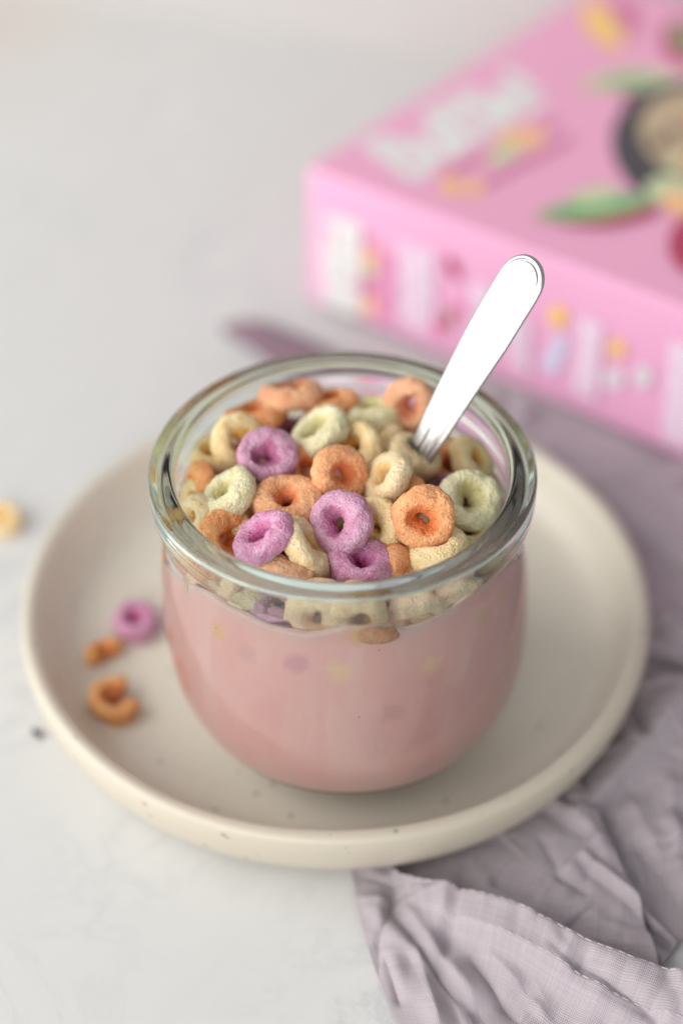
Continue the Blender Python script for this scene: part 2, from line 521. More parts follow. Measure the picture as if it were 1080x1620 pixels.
for px, py, r_, col, amt in [(350, 996, 3.0, (.86, .52, .20), .75), (470, 1045, 4.0, (.66, .28, .38), .55), (540, 1057, 4.8, (.93, .68, .36), .6),
                             (676, 1046, 3.8, (.93, .68, .36), .55), (752, 975, 3.2, (.74, .58, .30), .5), (570, 1000, 4.6, (.84, .48, .17), .8),
                             (395, 1030, 3.4, (.62, .36, .38), .3), (622, 1120, 4.5, (.66, .34, .30), .4), (785, 935, 3.5, (.85, .5, .3), .5)]:
    best = min(((abs(math.hypot(*at(px, py, z)[:2]) - inner_r(z)), z) for z in np.linspace(.03, .078, 300) if at(px, py, z)[1] < 0))
    P = at(px, py, best[1])
    SPOT.append(((P[0], P[1], P[2]), r_ * MM, col, amt))
milk = link('pink_milk', mesh_np('pink_milk', rows.reshape(-1, 3), grid_faces(len(rows), nA, False, True)[:, ::-1],
            attr={'foam': np.repeat(np.array(foam, float), nA)}), mat_milk(SPOT))
lean(milk.data)
tag(milk, 'opaque dusty pink milk filling the glass jar up to below its neck', 'milk')

# ------------------------------------------------------------------ cereal rings
def ring_mesh(name, seed, R=4.2, a=2.85, h=2.8, res=(144, 72), gap=None, hx=1.0, hy=1.0, funnel=.28):
    """a puffed cereal ring, axis along z, in metres; gap=(start,end) radians leaves that arc broken out"""
    rng = np.random.RandomState(seed)
    nu, nv = res
    closed = gap is None
    ph = np.linspace(0, 2 * np.pi, nu, endpoint=False) if closed else np.linspace(gap[1], gap[0] + 2 * np.pi, nu)
    th = np.linspace(0, 2 * np.pi, nv, endpoint=False)
    P, T = np.meshgrid(ph, th, indexing='ij')
    e = .86
    ct = np.sign(np.cos(T)) * np.abs(np.cos(T)) ** e
    st = np.sign(np.sin(T)) * np.abs(np.sin(T)) ** e
    k = rng.uniform(-1, 1, 8)
    am = 1 + .07 * k[0] * np.cos(P + k[1] * 3) + .05 * k[2] * np.cos(2 * P + k[3] * 3)
    hm = 1 + .08 * k[4] * np.cos(P + k[5] * 3) + .06 * k[6] * np.cos(3 * P + k[7] * 3)
    if not closed:
        end = np.minimum(np.arange(nu), np.arange(nu)[::-1])[:, None] / (nu * .09)
        cap = np.sqrt(np.clip(1 - (1 - np.clip(end, 0, 1)) ** 2, .0004, 1))
        am, hm = am * cap, hm * cap
    inn = np.clip(-ct, 0, 1)
    rad = R + a * am * ct + inn * (funnel + .28) * h * st * .8
    rad = rad + inn * .8 * (k[1] * np.cos(P + k[2] * 5) + k[5] * np.cos(2 * P + k[0] * 5) + .7 * k[6] * np.cos(3 * P))
    rad = np.maximum(rad, .35)
    x, y, z = rad * np.cos(P) * hx, rad * np.sin(P) * hy, h * hm * st
    V = np.stack([x, y, z], -1).reshape(-1, 3)
    n = np.stack([ct * np.cos(P), ct * np.sin(P), st], -1).reshape(-1, 3)
    s = seed * 7
    dsp = (.42 * noise(V, .24, s) + .24 * noise(V, .62, s + 1) + .09 * noise(V, 1.9, s + 2) + .085 * noise(V, 4.2, s + 3) + .06 * noise(V, 8.5, s + 4))
    # cracks and pits
    cr = 1 - np.clip(np.abs(noise(V, .7, s + 5)) / .06, 0, 1)
    pit = np.clip(noise(V, 2.6, s + 6) - .45, 0, 1)
    dsp = dsp - .06 * cr - .35 * pit
    V = V + n * dsp[:, None]
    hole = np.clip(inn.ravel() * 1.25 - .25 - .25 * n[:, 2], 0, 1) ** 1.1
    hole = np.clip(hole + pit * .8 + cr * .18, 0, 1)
    fc = grid_faces(nu, nv, closed, True)
    if not closed:
        V = np.vstack([V, V[:nv].mean(0), V[-nv:].mean(0)])
        hole = np.r_[hole, .8, .8]
        i = np.arange(nv)
        j = (i + 1) % nv
        A, B = len(V) - 2, len(V) - 1
        fc = np.vstack([fc, np.stack([j, i, np.full(nv, A), np.full(nv, A)], -1)[:, [0, 1, 2, 2]],
                        np.stack([i, j, np.full(nv, B), np.full(nv, B)], -1)[:, [0, 1, 2, 2]] + np.array([[(nu - 1) * nv, (nu - 1) * nv, 0, 0]])])
        # degenerate quads are turned into a tiny cap
        V2, fq = V, fc[:-2 * nv]
        me = bpy.data.meshes.new(name)
        tri = [tuple(int(q) for q in f[:3]) for f in fc[-2 * nv:]]
        me.from_pydata([tuple(v) for v in (V2 * MM)], [], [tuple(int(q) for q in f) for f in fq] + tri)
        for p in me.polygons:
            p.use_smooth = True
        at_ = me.attributes.new('hole', 'FLOAT', 'POINT')
        at_.data.foreach_set('value', hole.astype(np.float32))
        me.update()
        return me
    return mesh_np(name, V * MM, fc, attr={'hole': hole})

def basis(lean, tilt, spin):
    """normal leaning towards 'lean' degrees as seen in the picture, 'tilt' degrees away from the viewer"""
    l, t = math.radians(lean), math.radians(tilt)
    n = -FW * math.cos(t) + (RT * math.cos(l) + UP * math.sin(l)) * math.sin(t)
    x = np.cross(UP, n)
    x /= np.linalg.norm(x)
    y = np.cross(n, x)
    s = math.radians(spin)
    X = x * math.cos(s) + y * math.sin(s)
    Y = np.cross(n, X)
    return Matrix(((X[0], Y[0], n[0]), (X[1], Y[1], n[1]), (X[2], Y[2], n[2])))

GH = 'cereal rings heaped in the jar'
# px, py, z mm, colour, lean, tilt, scale, funnel, label
HEAP = [
 (423, 722, 84.5, 'purple', 75, 24, 1.02, .45, 'purple ring with deep hole, upper left of heap, facing up'),
 (505, 685, 84.0, 'green', 128, 56, 1.0, .3, 'pale green ring tilted on edge, right of the upper purple ring'),
 (538, 751, 84.5, 'orange', 5, 26, .98, .5, 'orange ring with wide deep hole near the middle of the heap'),
 (457, 795, 81.5, 'orange', 95, 44, 1.04, -.1, 'orange ring lying flat with small neat hole, below the upper purple ring'),
 (540, 829, 83.0, 'purple', 155, 33, 1.03, .3, 'purple ring in the centre front of the heap, hole facing left'),
 (419, 850, 83.5, 'purple', 130, 57, 1.0, .2, 'purple ring tilted on edge at lower left against the jar rim'),
 (362, 783, 82.0, 'green', 130, 55, 1.0, .3, 'pale green ring tilted left, near the left wall of the jar'),
 (378, 701, 80.5, 'cream', 20, 30, .98, .2, 'cream ring tucked behind the upper purple ring'),
 (403, 659, 80.0, 'orange', 100, 70, 1.08, .1, 'orange ring lying edge-on behind the cream ring, upper left'),
 (459, 624, 82.5, 'orange', 92, 70, 1.08, .1, 'orange ring lying edge-on at the very back left'),
 (522, 640, 80.5, 'orange', 100, 66, .95, .1, 'orange ring half hidden at the back beside the green one'),
 (337, 722, 77.0, 'cream', 85, 48, .92, .1, 'small cream ring by the left wall behind the green ring'),
 (319, 772, 76.0, 'orange', 190, 66, .92, .1, 'orange ring standing on edge against the left wall of the jar'),
 (314, 820, 77.0, 'cream', 180, 60, .85, .1, 'cream ring standing against the left front wall of the jar'),
 (352, 822, 76.5, 'tan', 128, 45, .95, .1, 'tan green ring under the tilted pale green ring'),
 (356, 853, 78.0, 'orange', 15, 38, .92, .3, 'small orange ring at the front left corner beside the tilted purple ring'),
 (393, 822, 77.5, 'cream', 60, 50, .85, .1, 'small cream ring between the green ring and the tilted purple ring'),
 (486, 868, 80.0, 'cream', 38, 72, 1.05, .1, 'cream ring standing on edge between the two front purple rings'),
 (460, 897, 78.5, 'orange', 75, 62, 1.05, .1, 'orange ring lying at the front rim below the cream edge-on ring'),
 (570, 893, 77.5, 'purple', 85, 50, 1.05, .3, 'dark purple ring low at the front rim below the centre purple ring'),
 (594, 834, 79.5, 'cream', 175, 32, .98, .1, 'cream ring half hidden behind the centre purple ring'),
 (671, 819, 84.5, 'orange', 262, 14, 1.03, .5, 'large orange ring facing the viewer at the right front, triangular hole'),
 (740, 792, 80.0, 'green', 70, 26, 1.08, .45, 'pale green ring with open hole at the right wall of the jar'),
 (690, 871, 77.5, 'cream', 105, 66, 1.0, .1, 'cream ring lying edge-on below the large orange ring'),
 (613, 757, 83.5, 'cream', 146, 58, .98, .4, 'pale cream ring tilted on edge right of the middle orange ring'),
 (563, 711, 81.0, 'cream', 172, 42, .90, .3, 'cream ring with dark hole behind the middle orange ring'),
 (655, 722, 79.5, 'tan', 60, 56, .98, .1, 'tan ring beside the foot of the spoon handle'),
 (622, 735, 79.0, 'cream', 100, 50, .92, .1, 'cream ring half hidden left of the tan ring by the spoon'),
 (650, 641, 83.5, 'orange', 235, 30, .92, .35, 'orange ring standing upright at the back left of the spoon'),
 (587, 655, 80.0, 'green', 100, 58, .98, .1, 'dull green ring at the back between two orange rings'),
 (560, 664, 78.0, 'purple', 80, 50, .85, .1, 'purple ring barely showing at the back behind the green rings'),
 (592, 685, 78.5, 'tan', 95, 52, .92, .1, 'tan ring in front of the dull green ring at the back'),
 (746, 728, 76.5, 'cream', 30, 45, .85, .1, 'soft cream ring sunk at the right wall behind the green ring'),
 (484, 742, 79.5, 'orange', 40, 30, .85, .1, 'small orange ring showing between purple and middle orange rings'),
 (632, 792, 79.0, 'orange', 130, 55, .95, .1, 'orange ring squeezed under the pale cream tilted ring'),
 (626, 886, 75.5, 'orange', 60, 45, .92, .2, 'dark orange ring low at the front right of the dark purple ring'),
 (650, 868, 73.5, 'orange', 60, 45, .92, .2, 'shaded orange ring in the gap below the large orange ring'),
 (735, 842, 75.0, 'tan', 70, 40, .95, .1, 'tan ring under the pale green ring at the right wall'),
 (712, 745, 73.0, 'orange', 60, 40, .95, .1, 'soaked orange ring sunk in milk right of the spoon'),
 (425, 770, 77.0, 'purple', 60, 30, .9, .1, 'purple ring hidden beneath the flat orange ring'),
 (300, 795, 73.5, 'cream', 180, 55, .85, .1, 'cream ring low against the left wall of the jar'),
]
rnd = random.Random(4)
for i, (px, py, z, colr, lean, tilt, sc, fun, lab) in enumerate(HEAP):
    me = ring_mesh('cereal_ring', 11 + i * 3, funnel=fun, hy=1 + rnd.uniform(-.05, .05), R=4.2 + rnd.uniform(-.15, .3),
                   a=2.85 + rnd.uniform(-.15, .25), h=2.75 + rnd.uniform(-.3, .25))
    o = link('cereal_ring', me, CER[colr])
    P = at(px, py, z * MM)
    r = math.hypot(P[0], P[1])
    if r > .0335:
        P[:2] *= .0335 / r
    m4 = (basis(lean, tilt, rnd.uniform(0, 360)) @ Matrix.Diagonal((sc * 1.0,) * 3)).to_4x4()
    m4.translation = Vector(P)
    o.matrix_world = m4
    tag(o, lab, 'cereal', GH)

# rings pressed against the front of the glass, seen through it below the lip
GF = 'cereal rings seen through the glass below the lip'
FRONT = [
 (408, 962, 'tan', 270, 20, .95, 'tan ring with hole seen through the front glass, left of centre'),
 (448, 980, 'purple', 270, 40, .95, 'dark purple ring seen through the front glass just above the milk line'),
 (505, 958, 'wet', 260, 35, 1.0, 'soaked tan ring seen through the glass at the front centre'),
 (590, 977, 'orange', 80, 60, 1.0, 'yellow orange ring poking from the milk at the front centre'),
 (655, 962, 'wet', 280, 40, 1.0, 'soaked tan ring seen through the glass right of centre'),
 (715, 935, 'wet', 300, 40, .95, 'soaked tan ring seen through the glass at the front right'),
 (345, 925, 'wet', 240, 40, .95, 'soaked tan ring seen through the glass at the front left'),
 (292, 893, 'orange', 220, 50, .9, 'orange ring seen through the glass at the far left'),
 (770, 900, 'orange', 320, 40, .9, 'orange ring seen through the glass at the far right'),
 (560, 955, 'wet', 270, 50, .95, 'tan ring seen through the glass between cream and orange rings'),
]
for i, (px, py, colr, lean, tilt, sc, lab) in enumerate(FRONT):
    best = min(((abs(math.hypot(*at(px, py, z)[:2]) - inner_r(z) + .0047), z) for z in np.linspace(.062, .079, 200) if at(px, py, z)[1] < .01))
    P = at(px, py, best[1])
    o = link('cereal_ring', ring_mesh('cereal_ring', 301 + i * 5, res=(96, 48)), CER[colr])
    m4 = (basis(lean, tilt, rnd.uniform(0, 360)) @ Matrix.Diagonal((sc * .95,) * 3)).to_4x4()
    m4.translation = Vector(P)
    o.matrix_world = m4
    tag(o, lab, 'cereal', GF)

# the layer buried below, which shows only in the gaps of the heap
GB = 'rings buried under the top layer'
cols = ['orange', 'cream', 'purple', 'orange', 'green', 'cream', 'tan']
outer_cols = ['wet', 'tan', 'orange', 'wet', 'purple']
protos = [ring_mesh('cereal_ring', 701 + k, res=(64, 32)) for k in range(5)]
n = 0
for rad, cnt, zz in ((.0, 1, 75.5), (.0115, 6, 75), (.0225, 11, 74.0), (.0310, 14, 70.6)):
    for k in range(cnt):
        a_ = 2 * math.pi * (k + .3 * rnd.random()) / cnt + rad * 50
        colr = outer_cols[n % 5] if rad > .03 else cols[n % 7]
        me = protos[n % 5].copy()
        o = link('cereal_ring', me, CER[colr])
        m4 = (basis(90 + rnd.uniform(-70, 70), 45 + rnd.uniform(-25, 25), rnd.uniform(0, 360)) @ Matrix.Diagonal((.92,) * 3)).to_4x4()
        m4.translation = Vector((rad * math.cos(a_), rad * math.sin(a_), (zz + rnd.uniform(-.8, .8)) * MM))
        o.matrix_world = m4
        cn = {'wet': 'soaked brown'}.get(colr, colr)
        tag(o, '%s ring buried in the lower layer, glimpsed through gaps of the heap' % cn, 'cereal', GB + ', ' + cn)
        n += 1

# loose pieces on plate and table
def loose(name, px, py, z, colr, n_, spin, sc, lab, cat='cereal', grp='loose cereal beside the jar', **kw):
    o = link(name, ring_mesh(name, int(px * 3 + py) % 997, **kw), CER[colr])
    q = Vector(n_).normalized()
    m4 = (q.to_track_quat('Z', 'Y').to_matrix() @ Matrix.Rotation(math.radians(spin), 3, 'Z') @ Matrix.Diagonal((sc,) * 3)).to_4x4()
    m4.translation = Vector(at(px, py, z * MM))
    o.matrix_world = m4
    tag(o, lab, cat, grp)
    return o
loose('cereal_ring', 215, 983, 9.4, 'purple', (.05, -.1, 1), 20, .92, 'purple ring lying flat on the plate left of the jar')
loose('cereal_fragment', 170, 1036, 9.0, 'amber', (0, .15, 1), 20, 0.95, 'small curved orange fragment of a ring on the plate below the purple ring', gap=(math.radians(20), math.radians(200)), h=2.3, a=2.4, R=3.8)
loose('cereal_fragment', 184, 1108, 9.8, 'amber', (.12, -.12, 1), -50, 1.1, 'broken orange C-shaped ring on the plate, lowest of the loose pieces', gap=(math.radians(12), math.radians(66)), a=2.3, R=4.0, h=2.6)
loose('cereal_ring', 3, 822, 3.0, 'cream', (.1, -.2, 1), 50, .85, 'cream ring on the marble table at the left edge of the picture')

# ------------------------------------------------------------------ dark crumb by the plate
def crumb():
    n_ = 24
    u = np.linspace(0, 1, n_)
    t = np.linspace(0, 2 * np.pi, 20, endpoint=False)
    U, T = np.meshgrid(u, t, indexing='ij')
    r = .95 * np.sin(np.pi * np.clip(U, .02, .98)) ** .6 * (1 - .35 * U)
    V = np.stack([(U - .5) * 4.2, r * np.cos(T), r * .7 * np.sin(T) + .75], -1).reshape(-1, 3)
    V = V + .22 * np.stack([noise(V, .8, 3), noise(V, .8, 4), noise(V, .8, 5)], -1)
    return mesh_np('crumb', V * MM, grid_faces(n_, 20, False, True))
cr = link('crumb', crumb(), mat_plain('dark_crumb', (.045, .035, .04), .7, bumps=(900, .5)))
cr.location = at(61, 1163, .0)
cr.rotation_euler = (0, 0, -.75)
tag(cr, 'tiny dark crumb on the marble at the lower left edge of the plate', 'crumb')

# ------------------------------------------------------------------ spoon
def spoon():
    tip = at(846, 408, .1265)
    low = at(686, 690, .0855)
    ax = low - tip
    Lv = np.linalg.norm(ax)
    ax = ax / Lv
    bottom = -(tip[2] - .016) / ax[2]
    total = min(bottom, .125)
    n0 = np.array([-.66, -.55, .50])
    n_ = n0 - ax * (n0 @ ax)
    n_ /= np.linalg.norm(n_)
    sd = np.cross(ax, n_)
    root = empty('spoon', tuple(tip + ax * total))
    tag(root, 'polished steel spoon leaning right in the jar, handle up', 'spoon')
    org = tip + ax * total
    hl = .078
    ns, nt_ = 260, 61
    s = np.linspace(0, 1, ns) ** 1.6 * hl
    hw = np.interp(s, np.array([0, 8, 20, 40, 52, 60, 78]) * MM, np.array([6.0, 6.2, 6.1, 4.7, 3.8, 3.1, 2.4]) * MM)
    r0 = .0061
    hw = np.where(s < r0, np.sqrt(np.clip(r0 ** 2 - (r0 - s) ** 2, 1e-9, 1)), hw)
    t = np.sin(np.linspace(-1, 1, nt_) * math.pi / 2)
    Sx, T = np.meshgrid(s, t, indexing='ij')
    HW = hw[:, None]
    X = T * HW
    edge = np.where(Sx < r0, r0 - np.sqrt(X ** 2 + (r0 - Sx) ** 2), (1 - np.abs(T)) * HW).clip(0)
    groove = -.00034 * np.exp(-((edge - .00125) / .00022) ** 2)
    th = .0006 * np.sqrt(np.clip(1 - (1 - np.clip(edge / .0007, 0, 1)) ** 2, 0, 1))
    dome = .00010 * (1 - T ** 2)
    fl = np.clip((Sx - .030) / .022, 0, 1)
    ridge = fl * .00015 * (np.cos(T * math.pi * 3) - 1)
    bow = .0014 * np.sin(Sx / hl * math.pi)
    inside = np.clip(edge / .0008, 0, 1)
    top = th + (dome + groove + ridge) * inside + bow
    bot_ = -th + bow
    def pts(hh):
        return (tip[None, None] - org) + Sx[..., None] * ax + X[..., None] * sd + hh[..., None] * n_
    P = np.concatenate([pts(top), pts(bot_)[:, ::-1][:, 1:-1]], 1)
    fc = grid_faces(ns, nt_ * 2 - 2, False, True)
    link('handle', mesh_np('handle', P.reshape(-1, 3), fc[:, ::-1]), M_STEEL, root)
    # bowl, under the milk
    nb = 40
    u = np.linspace(0, 1, nb)
    L2 = total - hl + .006
    ww = np.interp(u, [0, .15, .35, .6, .85, .97, 1], np.array([2.2, 4.5, 9, 12, 10, 5, .3]) * MM)
    dp = np.interp(u, [0, .15, .5, .9, 1], np.array([0, 1.2, 5, 2, 0]) * MM)
    U, T2 = np.meshgrid(u, np.linspace(-1, 1, 25), indexing='ij')
    def bp(off):
        hh = -dp[:, None] * (1 - T2 ** 2) + off
        return (tip - org)[None, None] + (hl - .004 + U * L2)[..., None] * ax + (T2 * ww[:, None])[..., None] * sd + hh[..., None] * n_
    P = np.concatenate([bp(.0004), bp(-.0006)[:, ::-1]], 1)
    link('bowl', mesh_np('bowl', P.reshape(-1, 3), grid_faces(nb, 50, False, True)[:, ::-1]), M_STEEL, root)
spoon()

# ------------------------------------------------------------------ napkin
def seg_d(X, Y, a, b):
    a, b = np.array(a), np.array(b)
    d_ = b - a
    L_ = math.hypot(*d_)
    d_ = d_ / L_
    s = (X - a[0]) * d_[0] + (Y - a[1]) * d_[1]
    tt = -(X - a[0]) * d_[1] + (Y - a[1]) * d_[0]
    end = np.clip(1 - np.maximum(-s, s - L_).clip(0) / (L_ * .25), 0, 1)
    return tt, end

rg = np.random.RandomState(8)
CREASE = []
for k in range(95):
    c0 = np.array([rg.uniform(-10, 150), rg.uniform(-105, 140)])
    an = rg.choice([.5, 2.1, 1.2, 2.8]) + rg.normal(0, .28)
    L_ = rg.uniform(10, 34)
    dv = np.array([math.cos(an), math.sin(an)]) * L_ / 2
    CREASE.append((c0 - dv, c0 + dv, rg.uniform(1.2, 3.2), rg.uniform(.35, 1.3) * (1 if rg.rand() < .6 else -1)))

SHARP = []
for a, b, c_, d_, wd, am in [(622, 1400, 590, 1520, 1.6, -1.6), (606, 1415, 604, 1470, 2.0, 1.0), (632, 1450, 708, 1558, 1.3, -1.5), (650, 1440, 735, 1560, 2.4, 1.2),
                             (660, 1500, 690, 1600, 1.5, .9), (612, 1510, 632, 1570, 1.2, -1.1), (755, 1525, 812, 1602, 1.5, -1.2), (775, 1510, 850, 1590, 2.0, .9),
                             (915, 1545, 1020, 1618, 2.6, -2.2), (700, 1440, 900, 1560, 3.0, .8), (785, 1395, 842, 1417, 1.6, -1.3), (885, 1385, 925, 1412, 1.5, -1.2),
                             (894, 1380, 945, 1332, 1.8, 1.3), (860, 1330, 890, 1390, 1.4, -.8), (1010, 1330, 1060, 1400, 2.2, -1.3), (1000, 1270, 1040, 1340, 3.0, 1.2),
                             (1060, 1250, 1080, 1380, 2.6, 1.4), (1035, 1430, 1075, 1455, 1.4, -1.0), (960, 760, 1060, 840, 4, 1.8), (1000, 850, 1080, 900, 3, -1.8), (1020, 960, 1090, 1010, 3, 1.8), (1030, 1040, 1085, 1060, 2.5, -1.4)]:
    SHARP.append((at(a, b, .005)[:2] * 1000, at(c_, d_, .005)[:2] * 1000, wd, am))

for k in range(170):
    c0 = np.array([rg.uniform(-5, 125), rg.uniform(-110, 110)])
    an = rg.uniform(0, math.pi)
    L_ = rg.uniform(5, 15)
    dv = np.array([math.cos(an), math.sin(an)]) * L_ / 2
    CREASE.append((c0 - dv, c0 + dv, rg.uniform(.6, 1.3), rg.uniform(.10, .32) * (1 if rg.rand() < .5 else -1)))

def wrinkle(V, amp=1.0):
    X, Y = V[:, 0] * 1000, V[:, 1] * 1000
    h = np.zeros(len(V))
    for a, b, wd, am in CREASE:
        t, e = seg_d(X, Y, a, b)
        h += am * e * (np.exp(-(t / wd) ** 2) - .35 * np.exp(-((t - wd * 1.6) / (wd * 1.3)) ** 2))
    for a, b, wd, am in SHARP:
        t, e = seg_d(X, Y, a, b)
        h += 1.35 * am / amp * e * np.exp(-np.abs(t / wd) ** 1.5)
    Z = np.stack([X, Y, X * 0], -1)
    h += .45 * noise(Z, .06, 2) + .28 * noise(Z, .16, 5) + .10 * noise(Z, .4, 6)
    return h * amp * MM

def patch(ctrl, nu, nv, amp=1.0, damp=None, px=True, under=False):
    C = np.array([[np.r_[at(a, b, z * MM)] if px else np.array([a, b, z]) * MM for a, b, z in row] for row in ctrl])
    G = catmull(C, nu)
    G = catmull(np.swapaxes(G, 0, 1), nv)
    G = np.swapaxes(G, 0, 1)
    V = G.reshape(-1, 3)
    du = np.r_[0, np.cumsum(np.linalg.norm(np.diff(G[:, nv // 2], axis=0), axis=1))]
    dv = np.r_[0, np.cumsum(np.linalg.norm(np.diff(G[nu // 2], axis=0), axis=1))]
    UV = np.stack(np.meshgrid(du, dv, indexing='ij'), -1).reshape(-1, 2)
    hgt = wrinkle(V, amp)
    # flat where the plate or the box presses on it
    if damp is not None:
        hgt = hgt * damp(V)
    V[:, 2] = np.maximum(V[:, 2] + hgt, .0005)
    rp = np.hypot(V[:, 0] - PC[0], V[:, 1] - PC[1])
    lim = np.interp(rp, [.0, .055, .066, .073, .079, .083, .088], [.0009, .0009, .0010, .0018, .0046, .010, .05])
    V[:, 2] = np.minimum(V[:, 2], lim - .0004)
    return V, UV

# box frame is needed so the cloth stays under it
BU = np.array([math.cos(-.64763), math.sin(-.64763)])
BV = np.array([-BU[1], BU[0]])
BA = np.array([-.01221, .19404])
def under_box(V):
    q = V[:, :2] - BA
    return np.clip(-(q @ BV) / .006, 0, 1)

P1 = [
 [(556,1372,.8),(588,1366,1.5),(616,1366,2),(642,1392,.5),(725,1412,4),(820,1442,6),(920,1492,7),(1010,1530,7),(1100,1556,7),(1200,1590,7)],
 [(556,1373,1),(588,1368,2),(617,1369,2.5),(641,1386,5),(722,1404,8.5),(820,1435,10.5),(920,1484,11.5),(1010,1520,11.5),(1100,1546,11.5),(1200,1582,11.5)],
 [(557,1380,1),(590,1380,2.2),(617,1382,2.6),(644,1393,5),(720,1414,8.6),(818,1447,10.8),(916,1497,12),(1005,1534,12),(1095,1562,12),(1195,1600,12)],
 [(560,1400,1),(592,1405,2.2),(618,1415,2.4),(655,1432,3.2),(714,1455,5.8),(808,1488,8.6),(900,1537,10),(985,1580,11),(1075,1618,11),(1180,1660,11)],
 [(564,1428,.8),(598,1440,3.8),(630,1450,1.8),(664,1466,2.6),(712,1492,3.6),(800,1530,4.8),(882,1580,5.4),(965,1632,6),(1060,1680,6.5),(1170,1710,7)],
 [(573,1466,.8),(606,1478,3),(640,1486,4.4),(674,1502,3.0),(716,1532,4.4),(786,1580,4),(860,1640,3.4),(940,1690,3),(1040,1740,3),(1150,1770,3)],
 [(588,1518,.8),(622,1528,3.2),(656,1530,2.2),(692,1546,4.2),(730,1576,3),(790,1640,4),(850,1700,3),(920,1760,3),(1020,1800,3),(1130,1830,3)],
 [(612,1585,.8),(650,1590,2.6),(684,1592,4.6),(720,1606,3),(750,1640,3.8),(800,1700,3),(850,1770,3),(900,1820,3),(1000,1870,3),(1110,1900,3)],
 [(648,1672,.8),(690,1672,2.8),(720,1680,3),(750,1700,3),(780,1730,3),(810,1780,3),(850,1830,3),(890,1880,3),(980,1930,3),(1090,1960,3)],
]
P2 = [
 [(872,1170,.7),(890,1192,1.8),(905,1222,4.5),(914,1240,5.6)],
 [(800,1225,.7),(860,1262,3.2),(920,1282,5.6),(948,1296,6.2)],
 [(720,1280,.7),(800,1322,3.2),(905,1362,5.2),(982,1370,6)],
 [(640,1335,.7),(740,1385,3),(880,1425,4.6),(1012,1432,5.5)],
 [(600,1395,.7),(720,1440,1.8),(860,1490,2.8),(1036,1510,4)],
 [(580,1440,.7),(700,1480,.8),(840,1540,1),(1050,1570,2)],
]
P3 = [
 [(-20,150,1),(-5,152,2),(22,148,6),(70,126,3),(120,100,1.6),(178,85,2)],
 [(-20,140,.8),(-2,142,1.5),(22,136,1.0),(68,112,3),(118,84,4),(174,70,4)],
 [(-25,120,.5),(10,95,.5),(52,85,.8),(90,68,4),(122,58,4),(168,45,4)],
 [(0,60,.5),(30,55,.5),(64,45,.6),(88,30,5),(117,25,3),(165,15,4)],
 [(25,15,.5),(45,10,.5),(66,5,.8),(84,-6,6.5),(108,-12,2.6),(158,-20,4)],
 [(38,-12,.5),(50,-15,.5),(62,-20,1.0),(76,-30,4.6),(100,-38,2.2),(145,-42,3)],
 [(45,-45,.5),(53,-48,.7),(62,-52,1.5),(72,-52,1.8),(90,-52,2.4),(135,-48,2)],
 [(48,-82,.6),(55,-82,.6),(62,-80,.8),(70,-76,1.0),(83,-62,.9),(120,-36,.9)],
]
lin = empty('linen_napkin', (.07, -.03, 0))
tag(lin, 'crumpled mauve linen napkin with stitched hem, partly under plate and box', 'napkin')
def ridge3(V):
    return None
Vs, Fs, Us, off = [], [], [], 0
for ctrl, nu, nv, amp, pxm in ((P1, 330, 380, 1.5, True), (P2, 200, 150, 1.7, True), (P3, 330, 260, 2.5, False)):
    V, UV = patch(ctrl, nu, nv, amp, under_box, pxm)
    if not pxm:
        # long fold that runs from the right towards the corner of the second layer
        a_, b_ = at(1100, 1100, .006)[:2] * 1000, at(912, 1292, .006)[:2] * 1000
        t, e = seg_d(V[:, 0] * 1000, V[:, 1] * 1000, b_, a_)
        side = 1
        h = e * np.where(t > 0, np.exp(-(t / 7.0) ** 2), np.exp(-(t / 1.3) ** 2))
        V[:, 2] += h * 5.0 * MM
        rp = np.hypot(V[:, 0] - PC[0], V[:, 1] - PC[1])
        V[:, 2] = np.minimum(V[:, 2], np.interp(rp, [.0, .055, .066, .073, .079, .083, .088], [.0009, .0009, .0010, .0018, .0046, .010, .05]) - .0004)
        q = V[:, :2] - BA
        V[:, 2] = np.where((q @ BV > -.001), np.minimum(V[:, 2], .0024), V[:, 2])
    if ctrl is P1:
        G = V.reshape(nu, nv, 3)
        # puckers across the hem
        i0, i1 = int(nu * 1 / 8), int(nu * 3 / 8)
        cc = np.arange(nv)
        pk = .55 * np.sin(cc * .19 + 1.3) + .5 * np.sin(cc * .071) + .3 * np.sin(cc * .41)
        row = np.exp(-((np.arange(nu) - (i0 + i1) / 2) / ((i1 - i0) * .42)) ** 2)
        fade = np.clip((cc - 120) / 40, 0, 1)
        G[:, :, 2] += row[:, None] * (pk * fade)[None] * .00055
        band = 1 / (1 + np.exp((np.arange(nu) - i1) / 1.6))
        G[:, :, 2] += band[:, None] * fade[None] * .0006
        HEM = [G[i0 + 9].copy(), G[i1 - 5].copy()]
        V = G.reshape(-1, 3)
    Vs.append(V); Us.append(UV)
    Fs.append(grid_faces(nu, nv) + off)
    off += len(V)
lv = np.vstack(Vs) - np.array([.07, -.03, 0])
cloth = link('cloth', mesh_np('cloth', lv, np.vstack(Fs), uv=np.vstack(Us)), M_LINEN, lin)
so = cloth.modifiers.new('thickness', 'SOLIDIFY')
so.thickness = .00055
so.offset = 0

